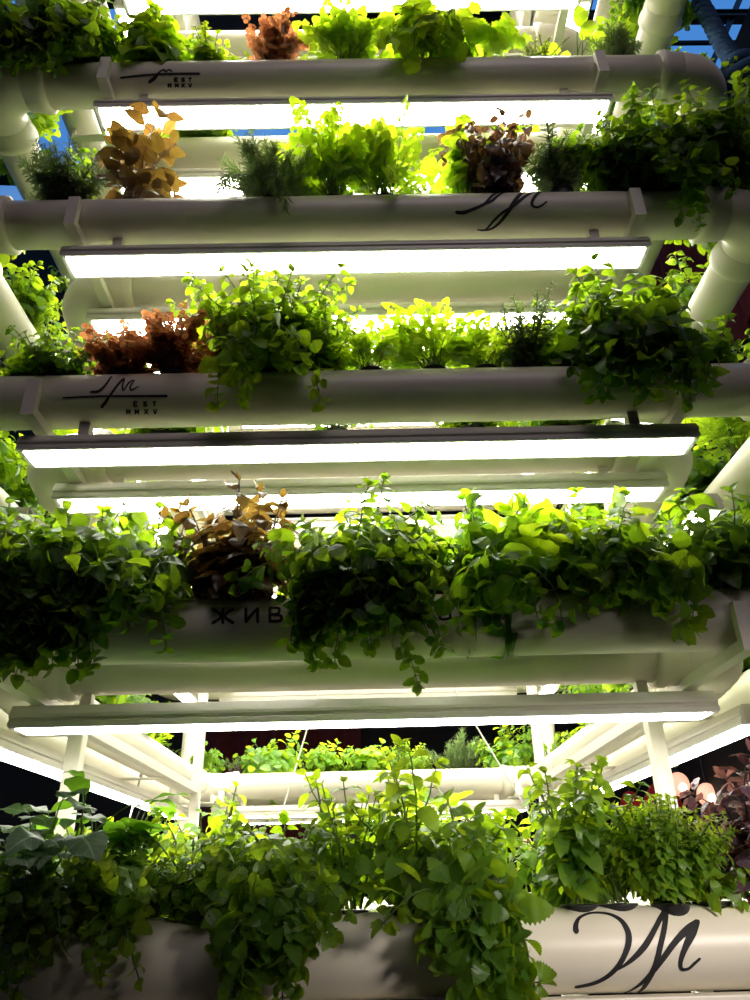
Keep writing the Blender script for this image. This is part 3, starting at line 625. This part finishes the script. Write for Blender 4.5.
front(3, 652, 'balm', 'left part of the huge leafy mint bush at the right end of the fourth tier', 169, 'mint', 'mint_plant', n=110, L=.21, fall=.02, ls=.046, m='mint', spread=1.0, g=.8)
front(3, 708, 'balm', 'huge shaggy mint bush covering the right elbow of the fourth tier', 170, 'mint', 'mint_plant', n=120, L=.24, fall=.02, ls=.046, m='mint', spread=1.1, g=.8)
# --- fifth tier
front(4, 16, 'mint', 'dark small-leaved mint over the left elbow of the fifth tier', 181, 'mint', 'mint_plant', n=45, L=.18, fall=.2, ls=.045, t='round', g=.6, lean=(0, -.1, 0))
front(4, 70, 'mint', 'dense dark mint trailing down beside the left clamp of the fifth tier', 182, 'mint', 'mint_plant', n=60, L=.19, fall=.4, ls=.045, t='round', g=.6, lean=(0, -.1, 0), wid=.8)
front(4, 142, 'basil', 'bright basil with large smooth leaves above the faint signature', 183, 'basil', n=18, L=.18, ls=.080, spread=.6, g=.5, m='balm')
front(4, 205, 'round', 'small rounded lime herb between the bright basil and the red sorrel', 184, n=36, L=.105, ls=.030, m='lime', spread=1.0)
front(4, 271, 'oxalis', 'narrow upright rust-red sorrel in the fifth tier', 185, 'herb', n=90, L=.15, spread=.5)
front(4, 345, 'cilantro', 'rounded yellow-green coriander right of the red sorrel in the fifth tier', 186, n=56, L=.125, ls=.055, spread=.85)
front(4, 425, 'lettuce', 'wide yellow-green lettuce with leaves drooping over the fifth pipe', 187, 'lettuce', n=50, L=.15, ls=.062, spread=1.1, fall=.15, tiponly=3, r=.0011)
front(4, 482, 'lettuce', 'smaller yellow-green lettuce left of the sparse thyme', 188, 'lettuce', n=26, L=.11, ls=.055, tiponly=2, r=.0011)
front(4, 548, 'thyme', 'sparse fine thyme left of the right clamp of the fifth tier', 189, 'thyme', n=34, L=.085)
front(4, 588, 'broad', 'light-green broad-leaved herb behind the right clamp of the fifth tier', 190, 'herb', 'herb_plant', n=10, L=.12, ls=.06, m='lime', y=.02)
front(4, 628, 'tarragon', 'dark upright rosemary right of the right clamp of the fifth tier', 191, 'rosemary', 'rosemary_plant', n=30, L=.125, ls=.032, spread=.75)

# ================================================================== HERBS ON THE INNER, SIDE AND REAR PIPES
random.seed(5)
BG = [grow(300 + i, kd, -1, **ov) for i, (kd, ov) in enumerate([
    ('mint', dict(m='lime', n=34)), ('balm', dict(m='balm', n=40)), ('cilantro', dict(n=50)), ('round', dict(m='balm', n=40)),
    ('basil', dict(n=12, m='balm')), ('balm', dict(m='mint', n=30)), ('lettuce', dict(n=20)), ('dome', dict(n=70))])]
BN = [('mint_plant', 'lime-green mint', 'herb'), ('lemon_balm_plant', 'bright lemon balm', 'herb'), ('coriander_plant', 'yellow-green coriander', 'herb'), ('herb_plant', 'round-leaved herb', 'herb'),
      ('basil_plant', 'light basil', 'basil'), ('lemon_balm_plant', 'dark balm', 'herb'), ('lettuce_plant', 'lime lettuce', 'lettuce'), ('bush_basil_plant', 'small-leaved bush basil', 'basil')]
ORD = ['first', 'second', 'third', 'fourth', 'fifth', 'sixth', 'seventh', 'eighth']
def bgplant(q, loc, rz, label):
    nm, de, cat = BN[q]
    return place(nm, de + label, cat, BG[q][0], BG[q][1], loc, rz, None, random.uniform(.95, 1.2))
INNER = {0: [(-.45, 1), (-.25, 0), (.05, 2), (.33, 3)], 1: [(-.48, 1), (-.30, 0), (-.08, 3), (.08, 2), (.22, 0), (.40, 1)],
         2: [(-.42, 3), (-.05, 2), (.24, 0), (.44, 1)], 3: [(-.44, 3), (-.05, 6), (.40, 1)], 4: [(-.42, 1), (.05, 2), (.40, 6)]}
for k, lst in INNER.items():
    for i, (x, q) in enumerate(lst):
        bgplant(q, (x, IY0, Z[k] + PR), 0, ' on the inner pipe of the %s, %s from left' % (TN[k], ORD[i]))
SIDE = [.12, .34, .56, .80, 1.1, 1.45, 1.85]
for k in range(0, 6):
    for sx, nm in ((-1, 'left'), (1, 'right')):
        for i, y in enumerate(SIDE):
            if k == 0 and i > 2 or k == 5 and i > 3: continue
            q = (i * 3 + k * 2 + (sx > 0)) % 6 if k != 0 else (i + 1) % 4
            bgplant(q, (sx * HW, y, Z[k] + PR), -sx * PI / 2 + PI, ' on the %s side pipe of the %s, %s from corner' % (nm, TN[k], ORD[i]))
for k in range(1, 5):
    for sx, nm in ((-1, 'left'), (1, 'right')):
        for i, y in enumerate((.42, .70, 1.05)):
            bgplant((i * 2 + k + (sx > 0) * 3) % 7, (sx * IHW, y, Z[k] + PR), sx * PI / 2 + PI, ' on the %s inner pipe of the %s, %s back' % (nm, TN[k], ORD[i]))
# rear pipe of the second tier is seen through the ring
REAR = [(-.72, 1, 'round leafy herb', {}), (-.50, 1, '', {}), ]
def rear(k, x, kind, label, seed, cat='herb', name=None, scale=1, **ov):
    fm, sm = grow(seed, kind, 1, **ov)
    return place(name or NAME[kind], label, cat, fm, sm, (x, DEPTH - .05 if False else DEPTH, Z[k] + PR), 0, None, scale)
def grear(seed, kind, **ov): return grow(seed, kind, -1, **ov)
RL = [(-.76, 'balm', 'yellow-green leafy herb at the left end of the far rear pipe of the second tier', dict(m='lime', n=26)),
      (-.56, 'thyme', 'pale purplish fine herb on the far rear pipe, left of the trailing round-leaved one', dict(m='mauve', n=30)),
      (-.42, 'round', 'round-leaved herb trailing down over the far rear pipe of the second tier', dict(m='balm', n=34, fall=.45, ls=.045)),
      (-.20, 'round', 'round tuft with pale large leaves on the far rear pipe, left of centre', dict(m='lime', n=26, L=.11, ls=.04)),
      (-.02, 'round', 'round tuft with pale large leaves on the far rear pipe, at its centre', dict(m='lime', n=28, L=.11, ls=.045)),
      (.16, 'dome', 'yellow-green ball of fine-leaved basil on the far rear pipe', dict(n=90, L=.11)),
      (.38, 'rosemary', 'light rosemary with spreading sprigs on the far rear pipe', dict(n=26, L=.13, ls=.03)),
      (.60, 'balm', 'mid-green balm on the far rear pipe, right of the rosemary', dict(m='balm', n=28)),
      (.78, 'mint', 'leafy mint at the right end of the far rear pipe of the second tier', dict(m='lime', n=24))]
for i, (x, kd, lab, ov) in enumerate(RL):
    fm, sm = grear(400 + i, kd, **ov)
    place(NAME[kd], lab, 'basil' if kd == 'dome' else 'rosemary' if kd == 'rosemary' else 'herb', fm, sm, (x, DEPTH, Z[1] + PR), 0, None, 1.35)
for k in (2, 3, 4):
    for i, x in enumerate((-.62, -.34, -.1, .16, .42, .66)):
        q = (i * 2 + k) % 6
        nm, de, cat = BN[q]
        place(nm, de + ' on the rear pipe of the %s, %s from left' % (TN[k], ORD[i]), cat, BG[q][0], BG[q][1], (x, DEPTH, Z[k] + PR), PI, None, .85)

# ================================================================== THE ROOM AND THE SKY
def plane_box(name, lo, hi, mat):
    bm = bmesh.new(); box(bm, lo, hi); me = bpy.data.meshes.new(name); bm.to_mesh(me); bm.free(); me.materials.append(mat); return struct(name, me)
plane_box('floor', (-9, -6, FLOOR - .1), (9, 9, FLOOR), M['floor'])
plane_box('wall_back', (-9, 7.0, FLOOR), (9, 7.2, 9.0), M['wall'])
plane_box('ceiling', (-3.4, 1.2, 12), (3.6, 7.2, 12.2), M['wall2'])
plane_box('wall_front', (-9, -6.2, FLOOR), (9, -6, 12), M['wall2'])
plane_box('wall_east', (9, -6, FLOOR), (9.2, 1.2, 12), M['wall2'])
plane_box('ceiling', (-9, -6, 12), (9, 1.2, 12.2), M['wall2'])
plane_box('wall_right', (2.6, 1.6, FLOOR), (2.8, 7.0, 5.2), M['wall'])
plane_box('wall_left', (-9.2, -6, FLOOR), (-9, 1.2, 12), M['wall2'])
# dark steel roof frame
def beam(lab, p, q, w):
    def fn(bm):
        d = Vector(q) - Vector(p); r = bmesh.ops.create_cube(bm, size=1)
        mt = Matrix.Translation((Vector(p) + Vector(q)) / 2) @ d.to_track_quat('X', 'Z').to_matrix().to_4x4() @ Matrix.Diagonal((d.length, w * .6, w, 1))
        for v in r['verts']: v.co = mt @ v.co
    t = thing('roof_beam', lab, 'beam'); bmesh_obj('web', fn, M['darksteel'], t)
    def fl(bm):
        d = Vector(q) - Vector(p)
        for s in (-1, 1):
            r = bmesh.ops.create_cube(bm, size=1)
            mt = Matrix.Translation((Vector(p) + Vector(q)) / 2) @ d.to_track_quat('X', 'Z').to_matrix().to_4x4() @ Matrix.Translation((0, 0, s * w * .5)) @ Matrix.Diagonal((d.length, w * 1.1, w * .12, 1))
            for v in r['verts']: v.co = mt @ v.co
    bmesh_obj('flanges', fl, M['darksteel'], t)
beam('thick dark steel roof beam crossing the sky at the upper right', (0, 5, 10.55), (9, 5, 10.45), .12)
beam('thinner dark steel roof beam below the thick one at the upper right', (0, 5, 9.96), (9, 5, 9.90), .04)
beam('dark diagonal roof brace in the upper right corner', (5.55, 5.0, 11.4), (4.45, 5.0, 9.2), .07)
beam('dark steel roof beam at the upper left edge, lower of two', (-9, 5, 7.95), (0, 5, 7.35), .16)
beam('dark steel roof beam at the upper left edge, topmost', (-9, 5, 10.6), (0, 5, 11.2), .08)
beam('dark steel roof beam behind the left elbow of the fifth tier', (-9, 5, 10.1), (0, 5, 10.0), .10)
# rope
def rope():
    pts = [Vector((.955, .12, 2.75)), Vector((.985, .1, 2.31)), Vector((.99, .08, 2.06)), Vector((1.02, .08, 1.93))]
    t = thing('hanging_rope', 'thick blue twisted rope with a knot in the upper right corner', 'rope')
    def pathpt(u):
        s = u * 3; i = min(2, int(s)); return pts[i].lerp(pts[i + 1], s - i)
    for k in range(3):
        m = MB(); P = []
        for i in range(121):
            u = i / 120; c = pathpt(u); a = u * 2 * PI * 9 + k * 2 * PI / 3
            P.append((c.x + .012 * math.cos(a), c.y + .012 * math.sin(a), c.z))
        m.tube(P, .0125, 8); link('strand', m.mesh('strand', M['rope']), t)
    m = MB(); P = []
    for i in range(90):
        a = i / 89 * 2 * PI * 2.6; P.append((1.005 + .036 * math.cos(a), .08 + .036 * math.sin(a), 1.965 - .055 * i / 89 + .012 * math.sin(a * 1.7)))
    m.tube(P, .021, 10); link('knot', m.mesh('knot', M['rope']), t)
    m = MB(); P = [(1.02 + .02 * math.sin(i * .35), .08 - .004 * i, 1.92 - .016 * i) for i in range(22)]
    m.tube(P, np.linspace(.026, .034, 22), 10); link('tail', m.mesh('tail', M['rope']), t)
rope()
# lamps in the dark room behind
def pendant(lab, loc, r, shade, glob):
    t = thing('pendant_lamp', lab, 'lamp', loc)
    def sh(bm):
        prof = [(.25, 1.25), (.5, 1.1), (.85, .6), (1.0, 0), (.96, 0), (.8, .55), (.45, 1.02), (.2, 1.15)]
        n = 28; rings = [[bm.verts.new((a * r * math.cos(j / n * 2 * PI), a * r * math.sin(j / n * 2 * PI), b * r)) for j in range(n)] for a, b in prof]
        for i in range(len(prof) - 1):
            for j in range(n): bm.faces.new((rings[i][j], rings[i][(j + 1) % n], rings[i + 1][(j + 1) % n], rings[i + 1][j]))
    if shade: bmesh_obj('lamp_shade', sh, shade, t, smooth=True)
    def gl(bm): bmesh.ops.create_uvsphere(bm, u_segments=24, v_segments=14, radius=r * (.55 if shade else 1), matrix=Matrix.Diagonal((1, 1, 1.12, 1)))
    bmesh_obj('globe', gl, glob, t, smooth=True)
    if not shade:
        def bb(bm): bmesh.ops.create_uvsphere(bm, u_segments=14, v_segments=8, radius=r * .4, matrix=Matrix.Translation((0, -r * .75, -r * .35)))
        bmesh_obj('bulb', bb, M['bulb'], t, smooth=True)
    def cd(bm): rod(bm, (0, 0, r * .9), (0, 0, 2.2), .006, 8)
    bmesh_obj('cord', cd, M['darksteel'], t)
    def cp(bm): rod(bm, (0, 0, r * .95), (0, 0, r * 1.25), r * .3, 14, r * .2)
    bmesh_obj('socket', cp, M['darksteel'], t)
for lab, loc, r, s, g in (
    ('glowing pinkish globe lamp partly behind the front right post', (2.36, 5, .74), .078, None, M['globe']),
    ('glowing pinkish globe lamp between the post and the purple basil', (2.57, 5.02, .66), .078, None, M['globe']),
    ('small red shaded lamp glowing in the dark left of the front right post', (2.0, 5.1, .60), .085, M['redshade'], M['redshade']),
    ('dim red shaded lamp behind the front right post', (2.42, 5.6, .62), .16, M['redshade'], M['redshade']),
    ('small round warm lamp low behind the rear right post', (1.13, 5.0, .345), .055, None, M['globe']),
    ('tiny warm lamp under the middle of the rear light strip', (.73, 5.0, .52), .045, None, M['globe']),
    ('pale warm lamp seen in the dark slot under the second tier at the left', (-.92, 5.0, 1.50), .10, None, M['globe'])):
    pendant(lab, loc, r, s, g)
def fn(bm):
    n = 40
    for i in range(n):
        x0, x1 = -.8 + i * .04, -.8 + (i + 1) * .04
        q = [bm.verts.new((x, .04 * math.sin(x * 22), z)) for x, z in ((x0, 0), (x1, 0), (x1, 2.0), (x0, 2.0))]; bm.faces.new(q)
    bmesh.ops.remove_doubles(bm, verts=bm.verts, dist=1e-4); bmesh.ops.solidify(bm, geom=bm.faces[:], thickness=.01)
c = bmesh_obj('red_curtain', fn, M['redcloth'], None, smooth=True, loc=(-.9, 6.7, .35)); tag(c, 'dull red curtain in the dark room behind the left half of the ring', 'curtain')
c = bmesh_obj('red_curtain', fn, M['redcloth'], None, smooth=True, loc=(2.50, 3.1, 3.25), rot=(0, 0, PI / 2)); tag(c, 'dark red curtain high at the right edge beside the third tier', 'curtain')
def fn(bm): box(bm, (-.42, -.02, -.12), (.42, .02, .12), .01)
t = thing('wall_sign', 'dim dark sign on the far wall under the rear light strip', 'sign', (-.15, 6.6, .42)); bmesh_obj('panel', fn, M['sign'], t)

w = bpy.data.worlds.new('sky'); SC.world = w; w.use_nodes = True
nt = w.node_tree; N = nt.nodes; L = nt.links; bg = N['Background']
tc = N.new('ShaderNodeTexCoord'); sep = N.new('ShaderNodeSeparateXYZ'); L.new(tc.outputs['Generated'], sep.inputs[0])
cr = N.new('ShaderNodeValToRGB'); L.new(sep.outputs[2], cr.inputs[0])
cr.color_ramp.elements[0].position = 0.0; cr.color_ramp.elements[0].color = (.05, .06, .08, 1)
cr.color_ramp.elements[1].position = .9; cr.color_ramp.elements[1].color = (.055, .26, .74, 1)
e = cr.color_ramp.elements.new(.35); e.color = (.10, .16, .30, 1)
nz = N.new('ShaderNodeTexNoise'); nz.inputs['Scale'].default_value = 3.0; nz.inputs['Detail'].default_value = 5; L.new(tc.outputs['Generated'], nz.inputs['Vector'])
cl = N.new('ShaderNodeValToRGB'); L.new(nz.outputs['Fac'], cl.inputs[0]); cl.color_ramp.elements[0].position = .48; cl.color_ramp.elements[1].position = .75
mx = N.new('ShaderNodeMix'); mx.data_type = 'RGBA'; L.new(cl.outputs[0], mx.inputs[0]); L.new(cr.outputs[0], mx.inputs[6]); mx.inputs[7].default_value = (.25, .48, .85, 1)
L.new(mx.outputs[2], bg.inputs['Color']); bg.inputs['Strength'].default_value = 1.0

# added fill light behind the camera, lifts the pipe fronts of the upper tiers
ld = bpy.data.lights.new('front_fill', 'AREA'); ld.energy = 18; ld.size = 1.6; ld.color = (1.0, .84, .92)
lo = bpy.data.objects.new('front_fill', ld); COL.objects.link(lo); lo.location = (.4, -2.3, 3.6)
lo.rotation_euler = (Vector((0, 0, 1.7)) - lo.location).to_track_quat('-Z', 'Y').to_euler()
tag(lo, 'unseen fill light added high in front of the tower', 'lamp')

sd = bpy.data.lights.new('bottom_tier_fill', 'AREA'); sd.shape = 'RECTANGLE'; sd.size = .6; sd.size_y = .12; sd.energy = 1.0; sd.spread = math.radians(34); sd.color = (1.0, .88, .80)  # second added fill, no fixture of the room: brightens the bottom tier from the right
so = bpy.data.objects.new('bottom_tier_fill', sd); COL.objects.link(so); so.location = (1.0, -1.3, .46)
so.rotation_euler = (Vector((.38, 0, .02)) - so.location).to_track_quat('-Z', 'Y').to_euler()
tag(so, 'unseen warm fill light added to brighten the herbs of the bottom tier', 'lamp')
cd = bpy.data.cameras.new('camera'); co = bpy.data.objects.new('camera', cd); COL.objects.link(co)
R = (.99974086, -.00046635, -.02275942); U = (.02004414, -.45589237, .88980918); F = (.01079081, .89003479, .45576488)
co.matrix_world = Matrix(((R[0], U[0], -F[0], .01008), (R[1], U[1], -F[1], -1.17557), (R[2], U[2], -F[2], .07809), (0, 0, 0, 1)))
cd.sensor_fit = 'VERTICAL'; cd.sensor_height = 36; cd.lens = 759.262 / 1000 * 36; cd.clip_start = .02
SC.camera = co
vs = SC.view_settings; vs.view_transform = 'Standard'; vs.look = 'None'; vs.gamma = 1; vs.exposure = 0; vs.use_curve_mapping = False
SC.cycles.max_bounces = 8; SC.cycles.transmission_bounces = 6; SC.cycles.diffuse_bounces = 5
